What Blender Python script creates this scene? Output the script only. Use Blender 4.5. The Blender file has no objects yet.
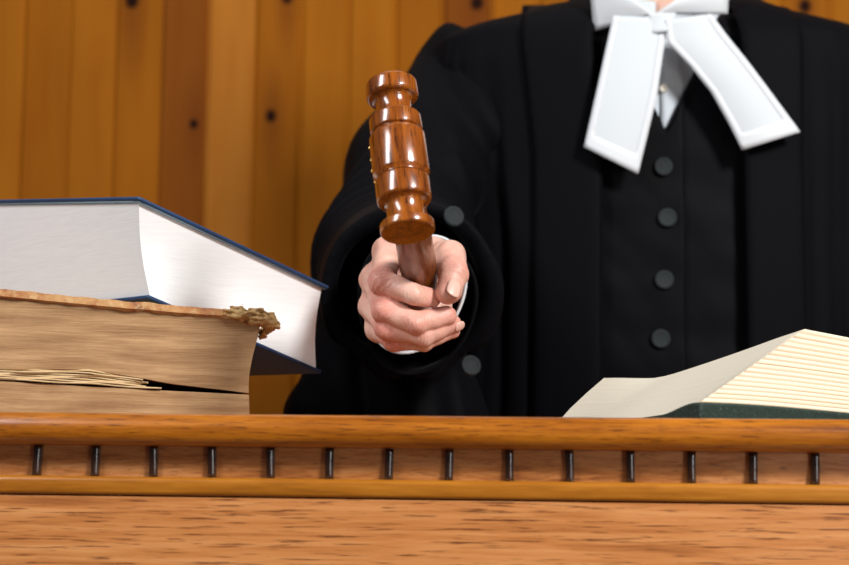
import bpy, bmesh, math, random
import numpy as np
from mathutils import Vector, Matrix, Euler, noise as mnoise
random.seed(7); rng = np.random.default_rng(7)
S = bpy.context.scene; COL = S.collection
R_ = math.radians

# ------------------------------------------------------------------ camera
FPX = 1415.0
YAW, PITCH, ROLL = R_(3.9), R_(5.87), R_(0.54)
CZ = 1.042                                   # bench top is at 1.050
CAMR = (Matrix.Rotation(YAW, 3, 'Z') @ Matrix.Rotation(R_(90) + PITCH, 3, 'X') @ Matrix.Rotation(ROLL, 3, 'Z'))
CAMP = Vector((0, 0, CZ))
FWD = Vector((-math.sin(YAW), math.cos(YAW), 0)); RGT = Vector((math.cos(YAW), math.sin(YAW), 0)); UP = Vector((0, 0, 1))
def ray(px, py): return CAMR @ Vector(((px - 424.5) / FPX, (282.5 - py) / FPX, -1.0))
def C(px, py, d): return CAMP + ray(px, py) * d
def G(px, py, F):
    r = ray(px, py); return CAMP + r * (F / r.dot(FWD))
def hit(px, py, p0, n):
    r = ray(px, py); return CAMP + r * ((p0 - CAMP).dot(n) / r.dot(n))
cd = bpy.data.cameras.new('camera'); cam = bpy.data.objects.new('camera', cd); COL.objects.link(cam)
cam.matrix_world = Matrix.Translation(CAMP) @ CAMR.to_4x4()
cd.sensor_width = 36; cd.sensor_fit = 'HORIZONTAL'; cd.lens = FPX / 849 * 36
cd.clip_start = .05; cd.dof.use_dof = True; cd.dof.focus_distance = 1.085; cd.dof.aperture_fstop = 6.6
S.camera = cam

# ------------------------------------------------------------------ object helpers
def props(o, label=None, cat=None, group=None, kind=None):
    for k, v in (('label', label), ('category', cat), ('group', group), ('kind', kind)):
        if v: o[k] = v
    return o
def empty(name, M, label, cat, group=None):
    o = bpy.data.objects.new(name, None); COL.objects.link(o)
    o.empty_display_size = .05
    o.matrix_world = M if isinstance(M, Matrix) else Matrix.Translation(M)
    o['W'] = 1
    WM[o.name] = o.matrix_world.copy()
    return props(o, label, cat, group)
WM = {}
def obj(name, vf, mat, parent=None, smooth=True, bevel=None, solid=None, subsurf=None, label=None, M=None, angle=None):
    """vf = (verts, faces) in world space"""
    vs, fs = vf
    W = WM[parent.name] if parent else (M or Matrix.Identity(4))
    Wi = W.inverted(); A = np.array(Wi)
    V = np.asarray([tuple(v) for v in vs] if not isinstance(vs, np.ndarray) else vs, dtype=float)
    V = V @ A[:3, :3].T + A[:3, 3]
    me = bpy.data.meshes.new(name)
    me.from_pydata(V.tolist() if True else V, [], [tuple(int(i) for i in f) for f in fs])
    me.validate(); me.update()
    if smooth: me.polygons.foreach_set('use_smooth', [True] * len(me.polygons))
    o = bpy.data.objects.new(name, me); COL.objects.link(o)
    if mat: me.materials.append(mat)
    if parent: o.parent = parent
    else: o.matrix_world = W
    WM[o.name] = W
    if solid:
        m = o.modifiers.new('s', 'SOLIDIFY'); m.thickness = solid; m.offset = 0; m.use_even_offset = False
    if subsurf:
        m = o.modifiers.new('u', 'SUBSURF'); m.levels = subsurf; m.render_levels = subsurf
    if bevel:
        m = o.modifiers.new('b', 'BEVEL'); m.width = bevel; m.segments = 3; m.limit_method = 'ANGLE'; m.angle_limit = R_(35)
        m.harden_normals = False
    if angle:
        try:
            bm = bmesh.new(); bm.from_mesh(me)
            for e in bm.edges:
                if len(e.link_faces) == 2 and e.calc_face_angle(0) > R_(angle): e.smooth = False
            bm.to_mesh(me); bm.free()
        except Exception: pass
    if label: o['label'] = label
    return o
def join(*parts):
    V, F = [], []
    for v, f in parts:
        n = len(V); V += [tuple(x) for x in v]; F += [tuple(i + n for i in q) for q in f]
    return V, F
def box(x0, x1, y0, y1, z0, z1):
    v = [(x, y, z) for z in (z0, z1) for y in (y0, y1) for x in (x0, x1)]
    return v, [(0, 2, 3, 1), (4, 5, 7, 6), (0, 1, 5, 4), (2, 6, 7, 3), (0, 4, 6, 2), (1, 3, 7, 5)]
def hexa(b, t):
    """bottom quad b (4 pts ccw from above), top quad t"""
    v = list(b) + list(t)
    return v, [(3, 2, 1, 0), (4, 5, 6, 7)] + [(i, (i + 1) % 4, 4 + (i + 1) % 4, 4 + i) for i in range(4)]
def grid(rows, close=False):
    n = len(rows[0]); V = [tuple(p) for r in rows for p in r]; F = []
    for i in range(len(rows) - 1):
        for j in range(n if close else n - 1):
            k = (j + 1) % n
            F.append((i * n + j, i * n + k, (i + 1) * n + k, (i + 1) * n + j))
    return V, F
def loft(rows, caps=True):
    V, F = grid(rows, True); n = len(rows[0])
    if caps:
        F.append(tuple(reversed(range(n)))); F.append(tuple(range((len(rows) - 1) * n, len(rows) * n)))
    return V, F
def frame_of(ax):
    ax = ax.normalized(); u = ax.cross(Vector((0, 0, 1)))
    if u.length < .1: u = ax.cross(Vector((1, 0, 0)))
    u.normalize(); return u, ax.cross(u).normalized(), ax
def lathe(P, ax, prof, n=40):
    """prof: list of (t along ax, radius)"""
    u, v, w = frame_of(ax); rows = []
    for t, r in prof:
        rows.append([P + w * t + (u * math.cos(2 * math.pi * k / n) + v * math.sin(2 * math.pi * k / n)) * max(r, 1e-5) for k in range(n)])
    return loft(rows)
def extrude(poly, d):
    n = len(poly); v = [Vector(p) for p in poly] + [Vector(p) + d for p in poly]
    return v, [tuple(reversed(range(n))), tuple(range(n, 2 * n))] + [(i, (i + 1) % n, n + (i + 1) % n, n + i) for i in range(n)]

# ------------------------------------------------------------------ implicit surfaces
def cap(a, b, ra, rb=None): return (np.array(a, float), np.array(b, float), ra, ra if rb is None else rb)
def d_cap(P, c):
    a, b, ra, rb = c; ba = b - a
    pa = P - a; h = np.clip((pa @ ba) / max(ba @ ba, 1e-12), 0, 1)
    return np.linalg.norm(pa - h[..., None] * ba, axis=-1) - (ra + h * (rb - ra))
def d_ell(P, c, r, Rm=None):
    q = P - np.array(c, float)
    if Rm is not None: q = q @ Rm
    r = np.array(r, float); k = np.linalg.norm(q / r, axis=-1)
    return (k - 1) * r.min() if False else k * (k - 1) / np.maximum(np.linalg.norm(q / r ** 2, axis=-1), 1e-9)
def smin(a, b, k):
    h = np.clip(.5 + .5 * (b - a) / k, 0, 1); return b + (a - b) * h - k * h * (1 - h)
def smax(a, b, k): return -smin(-a, -b, k)
def nets(fn, lo, hi, s):
    lo = np.array(lo, float); n = np.ceil((np.array(hi) - lo) / s).astype(int) + 1
    D = np.empty(n, np.float32)
    ys = lo[1] + s * np.arange(n[1]); zs = lo[2] + s * np.arange(n[2])
    for i0 in range(0, n[0], 16):
        i1 = min(i0 + 16, n[0]); xs = lo[0] + s * np.arange(i0, i1)
        P = np.stack(np.meshgrid(xs, ys, zs, indexing='ij'), -1)
        D[i0:i1] = fn(P)
    B = D < 0
    corners = [(i, j, k) for i in (0, 1) for j in (0, 1) for k in (0, 1)]
    sl = lambda c, A: A[c[0]:n[0] - 1 + c[0], c[1]:n[1] - 1 + c[1], c[2]:n[2] - 1 + c[2]]
    cnt = sum(sl(c, B).astype(np.int8) for c in corners)
    act = (cnt > 0) & (cnt < 8); idx = np.argwhere(act)
    ID = np.full(act.shape, -1, np.int64); ID[act] = np.arange(len(idx))
    acc = np.zeros((len(idx), 3)); num = np.zeros(len(idx))
    for a in corners:
        for ax in range(3):
            if a[ax]: continue
            b = list(a); b[ax] = 1
            va = D[tuple((idx + a).T)].astype(float); vb = D[tuple((idx + b).T)].astype(float)
            m = (va < 0) != (vb < 0); t = np.where(m, va / np.where(m, va - vb, 1), 0)
            p = np.array(a, float)[None] + t[:, None] * np.eye(3)[ax][None]
            acc += np.where(m[:, None], p, 0); num += m
    V = lo + s * (idx + acc / num[:, None]); F = []
    for ax in range(3):
        u, v = (ax + 1) % 3, (ax + 2) % 3
        sa = [slice(None)] * 3; sb = [slice(None)] * 3; sa[ax] = slice(0, -1); sb[ax] = slice(1, None)
        ch = B[tuple(sa)] != B[tuple(sb)]; e = np.argwhere(ch)
        e = e[(e[:, u] > 0) & (e[:, v] > 0) & (e[:, u] < n[u] - 1) & (e[:, v] < n[v] - 1)]
        du = np.eye(3, dtype=int)[u]; dv = np.eye(3, dtype=int)[v]
        q = np.stack([ID[tuple((e - du - dv).T)], ID[tuple((e - dv).T)], ID[tuple(e.T)], ID[tuple((e - du).T)]], 1)
        fl = ~B[tuple(e.T)]; q[fl] = q[fl][:, ::-1]
        F.append(q)
    return V, np.concatenate(F)

# ------------------------------------------------------------------ materials
def srgb(r, g, b):
    f = lambda c: (c / 255 / 12.92) if c <= 10 else ((c / 255 + .055) / 1.055) ** 2.4
    return (f(r), f(g), f(b), 1)
class NT:
    def __init__(s, name):
        s.m = bpy.data.materials.new(name); s.m.use_nodes = True; s.t = s.m.node_tree
        s.b = s.t.nodes['Principled BSDF']
    def n(s, typ, **kw):
        nd = s.t.nodes.new(typ)
        for k, v in kw.items():
            if k.startswith('i_'):
                key = k[2:]; key = int(key) if key.isdigit() else key.replace('_', ' ')
                s.put(nd.inputs[key], v)
            else: setattr(nd, k, v)
        return nd
    def put(s, inp, v):
        if isinstance(v, bpy.types.NodeSocket): s.t.links.new(v, inp)
        elif isinstance(v, bpy.types.Node): s.t.links.new(v.outputs[0], inp)
        else: inp.default_value = v
    def math(s, op, a, b=0.0, c=0.0):
        nd = s.t.nodes.new('ShaderNodeMath'); nd.operation = op
        s.put(nd.inputs[0], a); s.put(nd.inputs[1], b); s.put(nd.inputs[2], c); return nd.outputs[0]
    def obj(s): return s.n('ShaderNodeTexCoord').outputs['Object']
    def mapping(s, v, scale=(1, 1, 1), rot=(0, 0, 0), loc=(0, 0, 0)):
        nd = s.n('ShaderNodeMapping'); s.put(nd.inputs['Vector'], v)
        nd.inputs['Scale'].default_value = scale; nd.inputs['Rotation'].default_value = rot; nd.inputs['Location'].default_value = loc
        return nd.outputs[0]
    def noise(s, v, scale, detail=4, rough=.55, dist=0.0):
        nd = s.n('ShaderNodeTexNoise'); s.put(nd.inputs['Vector'], v)
        nd.inputs['Scale'].default_value = scale; nd.inputs['Detail'].default_value = detail
        nd.inputs['Roughness'].default_value = rough; nd.inputs['Distortion'].default_value = dist
        return nd.outputs[0]
    def ramp(s, f, stops, interp='LINEAR'):
        nd = s.n('ShaderNodeValToRGB'); s.put(nd.inputs[0], f); cr = nd.color_ramp; cr.interpolation = interp
        while len(cr.elements) < len(stops): cr.elements.new(.5)
        for e, (p, c) in zip(cr.elements, stops):
            e.position = p; e.color = c if len(c) == 4 else (*c, 1)
        return nd.outputs[0]
    def mix(s, f, a, b, blend='MIX'):
        nd = s.n('ShaderNodeMix', data_type='RGBA', blend_type=blend)
        s.put(nd.inputs[0], f); s.put(nd.inputs[6], a); s.put(nd.inputs[7], b); return nd.outputs[2]
    def rng(s, f, a, b, c=0.0, d=1.0):
        nd = s.n('ShaderNodeMapRange'); s.put(nd.inputs[0], f)
        for i, x in enumerate((a, b, c, d)): nd.inputs[i + 1].default_value = x
        return nd.outputs[0]
    def bump(s, h, strength=.3, dist=.001):
        nd = s.n('ShaderNodeBump'); nd.inputs['Strength'].default_value = strength; nd.inputs['Distance'].default_value = dist
        s.put(nd.inputs['Height'], h); s.put(s.b.inputs['Normal'], nd.outputs[0])
    def set(s, **kw):
        for k, v in kw.items(): s.put(s.b.inputs[k.replace('_', ' ')], v)
        return s.m

def wood(name, dark, mid, light, grain, rough=.3, coat=.3, fleck=.0, fleckc=None, bump=.15, fscale=1.0):
    """grain: stretch of the grain (small factor = along the grain), object space"""
    t = NT(name); v = t.obj()
    g = t.mapping(v, grain)
    a = t.noise(g, 9, 6, .6, .6); b = t.noise(g, 42, 4, .6, .3)
    f = t.math('ADD', t.math('MULTIPLY', a, .65), t.math('MULTIPLY', b, .35))
    col = t.ramp(f, [(.34, dark), (.47, mid), (.62, light)])
    if fleck:
        fn = t.noise(t.mapping(v, tuple(x * fscale for x in grain)), 95, 3, .6, .2)
        col = t.mix(t.math('MULTIPLY', t.rng(fn, .56, .66), fleck), col, fleckc or dark)
    t.bump(b, bump, .0006)
    return t.set(Base_Color=col, Roughness=rough, Coat_Weight=coat, Coat_Roughness=.12)

def wall_mat():
    t = NT('knotty pine boards'); v = t.obj()
    sx = t.n('ShaderNodeSeparateXYZ', i_0=v)
    idx = t.math('DIVIDE', t.math('FLOOR', t.math('DIVIDE', sx.outputs[0], BW)), 40.0)
    idx = t.math('ADD', idx, .5 + .0125)
    tones = []
    A, B, Dk, L = srgb(144, 86, 18), srgb(153, 94, 22), srgb(124, 70, 20), srgb(168, 108, 40)
    seq = {-10: A, -9: B, -8: A, -7: B, -6: A, -5: Dk, -4: L, -3: A, -2: B, -1: B, 0: A, 1: Dk, 2: B, 3: A, 4: B, 5: Dk, 6: A, 7: B, 8: A, 9: B}
    st = [(0.0, A)] + [((k + 20) / 40, seq[k]) for k in sorted(seq)] + [(31 / 40, A)]
    base = t.ramp(idx, st, 'CONSTANT')
    g = t.mapping(v, (14, 14, .9))
    gr = t.noise(g, 2.2, 6, .6, .8)
    col = t.mix(t.rng(gr, .3, .7, .0, .55), base, (0.85, .60, .40, 1), 'MULTIPLY')
    w = t.noise(t.mapping(v, (3, 3, .8)), 2.5, 3)
    col = t.mix(t.rng(w, .42, .68, 0, .6), col, t.mix(1.0, base, (1.25, 1.2, 1.1, 1), 'MULTIPLY'))
    for (kx, kz, r, e) in KNOTS:
        dx = t.math('SUBTRACT', sx.outputs[0], kx); dz = t.math('MULTIPLY', t.math('SUBTRACT', sx.outputs[2], kz), e)
        d = t.math('SQRT', t.math('ADD', t.math('MULTIPLY', dx, dx), t.math('MULTIPLY', dz, dz)))
        d = t.math('ADD', d, t.math('MULTIPLY', t.math('SUBTRACT', gr, .5), r * .5))
        halo_z = t.math('MULTIPLY', t.math('SUBTRACT', sx.outputs[2], kz), .22)
        h = t.math('SQRT', t.math('ADD', t.math('MULTIPLY', dx, dx), t.math('MULTIPLY', halo_z, halo_z)))
        col = t.mix(t.rng(h, r * .6, r * 2.6, .55, 0), col, srgb(104, 52, 16))
        col = t.mix(t.rng(d, r * .55, r * 1.15, 1, 0), col, srgb(30, 13, 7))
    return t.set(Base_Color=col, Roughness=.65, Specular_IOR_Level=.04)

def cloth(name, c, rough=.8, sheen=.25, weave=900, bump=.15, var=.25):
    t = NT(name); v = t.obj()
    n1 = t.noise(v, 9, 4); n2 = t.noise(v, weave, 2)
    col = t.mix(t.rng(n1, .3, .7, 0, var), c, (c[0] * 1.6, c[1] * 1.6, c[2] * 1.7, 1))
    t.bump(t.math('ADD', t.math('MULTIPLY', n2, .3), n1), bump, .002)
    return t.set(Base_Color=col, Roughness=rough, Sheen_Weight=sheen, Sheen_Roughness=.5, Specular_IOR_Level=.06)

def skin_mat():
    t = NT('skin'); v = t.obj()
    at = t.n('ShaderNodeAttribute', attribute_name='ruddy')
    n1 = t.noise(v, 60, 5, .6); n2 = t.noise(v, 420, 3, .6); n3 = t.noise(v, 1500, 2)
    col = t.mix(t.rng(n1, .35, .7), srgb(224, 182, 164), srgb(206, 154, 136))
    col = t.mix(t.math('MULTIPLY', at.outputs['Fac'], .9), col, srgb(206, 116, 102))
    col = t.mix(t.rng(n2, .5, .75, 0, .3), col, srgb(226, 186, 166))
    vo = t.n('ShaderNodeTexVoronoi', i_Vector=t.mapping(v, (1, 1.0, 1)), i_Scale=700.0)
    h = t.math('ADD', t.math('MULTIPLY', n2, .7), t.math('MULTIPLY', vo.outputs[0], .35))
    t.bump(h, .35, .0007)
    t.b.inputs['Subsurface Radius'].default_value = (.006, .0022, .0012)
    return t.set(Base_Color=col, Roughness=.46, Subsurface_Weight=.18, Subsurface_Scale=.6, Specular_IOR_Level=.45)

def paper(name, c0, c1, axis, dens, rough=.85, bump=.25, stain=0.0, stainc=(1, 1, 1, 1)):
    """page edges: fine lines across the direction `axis` (object space unit vector)"""
    t = NT(name); v = t.obj()
    dot = t.n('ShaderNodeVectorMath', operation='DOT_PRODUCT', i_0=v); dot.inputs[1].default_value = axis
    wob = t.math('MULTIPLY', t.math('SUBTRACT', t.noise(v, 14, 3), .5), .006)
    s = t.math('ADD', dot.outputs['Value'], wob)
    cx = t.n('ShaderNodeCombineXYZ'); t.put(cx.inputs[0], s)
    sx = t.n('ShaderNodeSeparateXYZ', i_0=v)
    t.put(cx.inputs[1], t.math('MULTIPLY', sx.outputs[0], .03)); t.put(cx.inputs[2], t.math('MULTIPLY', sx.outputs[1], .03))
    ln = t.noise(cx.outputs[0], dens, 5, .75)
    col = t.ramp(ln, [(.3, c0), (.6, c1)])
    if stain:
        col = t.mix(t.rng(t.noise(v, 22, 5, .6), .42, .7, 0, stain), col, stainc)
    t.bump(ln, bump, .0006)
    return t.set(Base_Color=col, Roughness=rough)

def plain(name, c, rough=.5, metal=0.0, coat=0.0, var=.15, scale=60, bump=.05):
    t = NT(name); v = t.obj(); n = t.noise(v, scale, 4)
    col = t.mix(t.rng(n, .3, .7, 0, 1), c, tuple(x * (1 - var) for x in c[:3]) + (1,))
    t.bump(n, bump, .001)
    return t.set(Base_Color=col, Roughness=rough, Metallic=metal, Coat_Weight=coat)

# ------------------------------------------------------------------ setting
Ywall = C(424, 100, 2.62).y
pA = hit(113, 100, Vector((0, Ywall, 0)), Vector((0, 1, 0))).x
pB = hit(300, 100, Vector((0, Ywall, 0)), Vector((0, 1, 0))).x
BW = (pB - pA) / 4
WX0 = pA + 6 * BW                     # origin of the board pattern (seam)
def wk(px, py):
    p = hit(px, py, Vector((0, Ywall, 0)), Vector((0, 1, 0))); return p.x - WX0, p.z
KNOTS = [(*wk(132, 1), .015, .9), (*wk(194, 124), .010, .9), (*wk(271, 116), .0115, .8), (*wk(477, 3), .015, .9), (*wk(805, 6), .013, .8), (*wk(287, -2), .012, .9)]
VG = .008
rows_prof = []
for k in range(-36, 32):
    x = k * BW
    rows_prof += [(x - VG, 0), (x - .0015, .005), (x + .0015, .005), (x + VG, 0)]
def wallrow(z): return [Vector((WX0 + x, Ywall + d, z)) for x, d in rows_prof]
vf = grid([wallrow(0.0), wallrow(1.0), wallrow(2.0), wallrow(2.9)])
nfront = len(rows_prof)
wb = obj('wall_back', vf, wall_mat(), None, smooth=False, M=Matrix.Translation((WX0, Ywall, 0)), solid=None)
m = wb.modifiers.new('s', 'SOLIDIFY'); m.thickness = .03; m.offset = 1 if False else -1
props(wb, 'wall of vertical knotty pine boards', kind='structure')
fl_m = wood('floor oak', srgb(70, 40, 18), srgb(104, 64, 30), srgb(128, 84, 44), (.6, 8, 8), .4, .1)
fl = obj('floor', box(-3.3, 2.9, -2.2, Ywall, -.05, 0), fl_m, None, smooth=False)
props(fl, 'oak floor', kind='structure')

# ------------------------------------------------------------------ judge bench
oak_top = wood('golden oak varnish', srgb(96, 47, 7), srgb(146, 80, 12), srgb(178, 106, 24), (.6, 9, 9), .28, .5, .75, srgb(80, 38, 8), .1)
oak_led = wood('ledge oak varnish', srgb(140, 82, 16), srgb(160, 97, 22), srgb(176, 112, 32), (.9, 9, 9), .3, .4, .0, None, .08)
oak_pan = wood('panel oak', srgb(150, 88, 42), srgb(188, 120, 64), srgb(206, 142, 86), (.5, 12, 12), .36, .25, .9, srgb(92, 46, 18), .2, .6)
oak_fri = wood('frieze oak', srgb(134, 78, 34), srgb(180, 114, 58), srgb(206, 144, 88), (1.2, 12, 12), .34, .45, .5, srgb(92, 50, 26), .8)
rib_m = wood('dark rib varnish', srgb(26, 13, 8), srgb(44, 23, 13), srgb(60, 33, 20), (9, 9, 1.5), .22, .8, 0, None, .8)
YL = C(424.5, 416, .93).y; ZT = CZ + .002
BX0, BX1 = -1.15, 1.15
bench = empty('judge_bench', (0, YL + .2, 0), 'varnished oak judge\'s bench with dark ribs under its moulded top edge', 'bench')
def profx(prof, x0=BX0, x1=BX1, seg=1):
    rows = [[Vector((x, YL + y, CZ + z)) for y, z in prof] for x in (x0, x1)]
    return loft(rows)
def arc(cx, cy, r, a0, a1, n=8): return [(cx + r * math.cos(R_(a0 + (a1 - a0) * i / n)), cy + r * math.sin(R_(a0 + (a1 - a0) * i / n))) for i in range(n + 1)]
nose = [(.44, .002), (.019, .002), (.0175, .0028), (.0165, .0058), (.0150, .0075), (.013, .008), (.0085, .008)] + arc(.0085, .0035, .0045, 90, 150, 5) + arc(.012, -.003, .012, 160, 235, 9) + [(.012, -.0138), (.44, -.0138)]
obj('worktop', profx(nose[::-1]), oak_top, bench, angle=50)
obj('frieze', profx([(.044, -.0138), (.044, -.036), (.0205, -.036), (.0205, -.0138)]), oak_fri, bench, smooth=False)
led = [(.04, -.0345), (.0135, -.0345)] + arc(.0135, -.0380, .0035, 90, 180, 6) + [(.0098, -.0405), (.0102, -.0440)] + arc(.0128, -.0440, .0026, 180, 260, 4) + [(.04, -.0468)]
obj('ledge', profx(led[::-1]), oak_led, bench, angle=50)
obj('front_panel', profx([(.04, -.0474), (.04, -CZ), (.0125, -CZ), (.0125, -.0474)]), oak_pan, bench, smooth=False, bevel=.0008)
for s, x in (('side_panel', BX0 + .02), ('side_panel', BX1 - .05)):
    obj(s, box(x, x + .03, YL + .041, YL + .42, 0, ZT - .0225), oak_pan, bench, smooth=False)
xa = hit(36, 470, Vector((0, YL + .0165, 0)), Vector((0, 1, 0))).x; xb = hit(816, 474, Vector((0, YL + .0165, 0)), Vector((0, 1, 0))).x
pitch = (xb - xa) / 13
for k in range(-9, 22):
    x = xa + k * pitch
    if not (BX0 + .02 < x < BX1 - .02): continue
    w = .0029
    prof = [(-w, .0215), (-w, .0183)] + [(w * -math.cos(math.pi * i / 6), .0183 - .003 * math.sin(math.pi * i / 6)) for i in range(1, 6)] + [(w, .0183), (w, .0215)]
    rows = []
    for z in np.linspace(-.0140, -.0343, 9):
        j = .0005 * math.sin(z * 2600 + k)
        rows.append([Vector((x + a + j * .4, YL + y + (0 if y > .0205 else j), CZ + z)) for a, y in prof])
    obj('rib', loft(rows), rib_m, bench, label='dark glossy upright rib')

# ------------------------------------------------------------------ worn old book
OB = C(250, 415, 1.08); OB.z = ZT
OL = C(0, 415, 1.035); OL.z = ZT
ex = (OL - OB); ex.normalize(); ey = Vector((-ex.y, ex.x, 0))
if ey.dot(FWD) < 0: ey = -ey
Wd, Dp = .245, .235
old = empty('old_book', Matrix.Translation((OB + ex * Wd / 2 + ey * Dp / 2)), 'thick worn tan leather book with browned page edges lying under the blue book', 'book')
def OP(u, v, z): return OB + ex * u + ey * v + Vector((0, 0, z))
old_pages = paper('browned page edges', srgb(142, 104, 68), srgb(180, 143, 102), (0, 0, 1), 900, .9, .5, .4, srgb(136, 100, 66))
loose_m = paper('crumpled inner pages', srgb(178, 146, 102), srgb(216, 186, 142), (0, 0, 1), 800, .9, .5)
leather = plain('worn tan leather', srgb(176, 122, 74), .75, 0, 0, .4, 45, .8)
def leather_tune():
    t = NT('frayed tan leather'); v = t.obj()
    a = t.noise(v, 40, 6, .65); b = t.noise(v, 130, 5, .7)
    col = t.ramp(a, [(.36, srgb(126, 84, 66)), (.48, srgb(176, 118, 72)), (.6, srgb(198, 150, 98))])
    col = t.mix(t.rng(b, .5, .62, 0, .7), col, srgb(208, 172, 122))
    t.bump(b, .9, .002)
    return t.set(Base_Color=col, Roughness=.8)
leather = leather_tune()
frayed = NT('frayed board corner'); _v = frayed.obj()
_b = frayed.noise(frayed.mapping(_v, (1, 1, 3)), 150, 6, .7)
frayed.bump(_b, 1.0, .003)
frayed = frayed.set(Base_Color=frayed.ramp(_b, [(.35, srgb(158, 112, 64)), (.5, srgb(204, 162, 104)), (.66, srgb(226, 192, 138))]), Roughness=.9)
# heights along the tail face (u from the fore-edge), read at the front face
def lerp(x, xs, ys): return float(np.interp(x, xs, ys))
def topz(u, v):
    fr = lerp(u, [0, .06, .12, .19, .245], [.0805, .0830, .0865, .0915, .0945])
    bk = lerp(u, [0, .06, .12, .19, .245], [.0400, .0440, .0530, .0680, .0800])
    return fr + (bk - fr) * max(0.0, min(1.0, v / Dp)) ** .5
def gaplo(u): return .006 + lerp(u, [0, .03, .075, .12, .19, .245], [.0160, .0172, .0185, .0205, .0235, .0250])
def gaphi(u): return .006 + lerp(u, [0, .02, .06, .075, .12, .19, .245], [.0172, .0195, .0235, .0262, .0330, .0320, .0310])
def fore(zf): return -.0075 * max(0, (zf - .35) / .65) ** 1.6 + .0015 * math.sin(math.pi * min(1, zf * 1.4))   # end of the pages at height fraction
def pageblock(zlo, zhi, f0, f1, nz, seed):
    us = np.linspace(0, Wd, 40); loop_rows = []
    r = random.Random(seed)
    for i in range(nz + 1):
        f = i / nz; zf = f0 + (f1 - f0) * f; jit = r.uniform(-.0005, .0005)
        row = []
        for u in us:                                                   # front (tail)
            uu = u + fore(zf) * (1 - u / Wd)
            row.append(OP(uu, jit + .0006 * math.sin(u * 60 + i * .6), zlo(u, 0) + (zhi(u, 0) - zlo(u, 0)) * f))
        for v in np.linspace(0, Dp, 12)[1:]:
            row.append(OP(Wd, v, zlo(Wd, v) + (zhi(Wd, v) - zlo(Wd, v)) * f))
        for u in us[::-1][1:]:
            uu = u + fore(zf) * (1 - u / Wd)
            row.append(OP(uu, Dp, zlo(u, Dp) + (zhi(u, Dp) - zlo(u, Dp)) * f))
        for v in np.linspace(Dp, 0, 12)[1:-1]:
            row.append(OP(fore(zf) + jit, v, zlo(0, v) + (zhi(0, v) - zlo(0, v)) * f))
        loop_rows.append(row)
    V, F = loft(loop_rows, False)
    # caps as strips between front and back
    n = len(loop_rows[0]); nu = len(us)
    for base in (0, nz * n):
        fr = [base + i for i in range(nu)]; bk = [base + nu + 10 + 1 + i - 0 for i in range(nu - 1)]
        bkv = [base + nu - 1 + 11 + i for i in range(nu)][::-1]
        for i in range(nu - 1): F.append((fr[i], fr[i + 1], bkv[i + 1], bkv[i]) if base else (fr[i + 1], fr[i], bkv[i], bkv[i + 1]))
    return V, F
BT = .0016
obj('page_block', pageblock(lambda u, v: BT, lambda u, v: gaplo(u), 0, .22, 10, 3), old_pages, old, angle=45, label='lower browned pages below the gap')
obj('page_block', pageblock(lambda u, v: gaphi(u), topz, .24, 1, 26, 4), old_pages, old, angle=45, label='upper browned pages above the gap')
# crumpled sheets sticking in the gap
sheets = []
for k in range(7):
    f = (k + .5) / 7; u0 = .062 + .016 * random.random() + .006 * k * (1 if k < 4 else .6)
    us = np.linspace(u0, Wd - .002, 26)
    rows = []
    for v in (-.002 + .003 * random.random(), .05, .12):
        rows.append([OP(u, v + .0008 * math.sin(u * 150 + k), gaplo(u) + (gaphi(u) - gaplo(u)) * (.05 + .9 * f) + .0003 * math.sin(u * 120 + k * 2)) for u in us])
    V, F = grid(rows); n = len(V)
    V2 = [Vector(p) + Vector((0, 0, .00115)) for p in V]; nn = len(rows[0])
    F2 = [tuple(i + n for i in reversed(q)) for q in F]
    rim = [(i + 1, i, n + i, n + i + 1) for i in range(nn - 1)] + [((i + 1) * nn, i * nn, i * nn + n, (i + 1) * nn + n) for i in range(2)]
    sheets.append((V + V2, F + F2 + rim))
obj('loose_pages', join(*sheets), loose_m, old, label='crumpled paler pages in the gap')
def board(zf, th, o_fr, o_fore, u1, frn, nu=44, nv=14, edge=0.0, u0=None):
    rows_t = []; rows_b = []
    for j in range(nv + 1):
        v = -o_fr + (Dp + 2 * o_fr) * j / nv
        rt, rb = [], []
        for i in range(nu + 1):
            u = -o_fore + (u1 + o_fore) * i / nu
            rag = mnoise.noise(Vector((u * 70, v * 40, frn))) * edge
            z = zf(max(0, min(Wd, u)), max(0, min(Dp, v)))
            vv = v + (rag if j in (0, nv) else 0)
            rb.append(OP(u, vv, z + rag * .3)); rt.append(OP(u, vv, z + th + rag * .8))
        rows_t.append(rt); rows_b.append(rb)
    V1, F1 = grid(rows_t); V2, F2 = grid(rows_b); n = len(V1); nn = nu + 1
    F = [tuple(reversed(q)) for q in F1] + [tuple(i + n for i in q) for q in F2]
    ring = [i for i in range(nn)] + [j * nn + nu for j in range(1, nv + 1)] + [nv * nn + i for i in range(nu - 1, -1, -1)] + [j * nn for j in range(nv - 1, 0, -1)]
    for a, b in zip(ring, ring[1:] + ring[:1]): F.append((a, b, b + n, a + n))
    return V1 + V2, F
BTX = 0
covr = obj('front_cover', board(lambda u, v: topz(u, v) + .0003, .0052, .004, -.012, Wd + .004, 1.0, 60, 14, .0018), leather, old, angle=50)
obj('back_cover', board(lambda u, v: .0002, .0013, -.004, -.006, Wd + .004, 5.0, 30, 8, .0002), leather, old, angle=50)
obj('spine', (lambda: loft([[OP(Wd + .002 + .012 * math.sin(math.pi * k / 10), v, .0006 + (topz(Wd, v) + .005) * k / 10) for k in range(11)] + [OP(Wd + .0015, v, (topz(Wd, v) + .005) * k / 10) for k in range(10, 0, -1)] for v in (-.001, Dp * .5, Dp + .003)]))(), leather, old)
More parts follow.
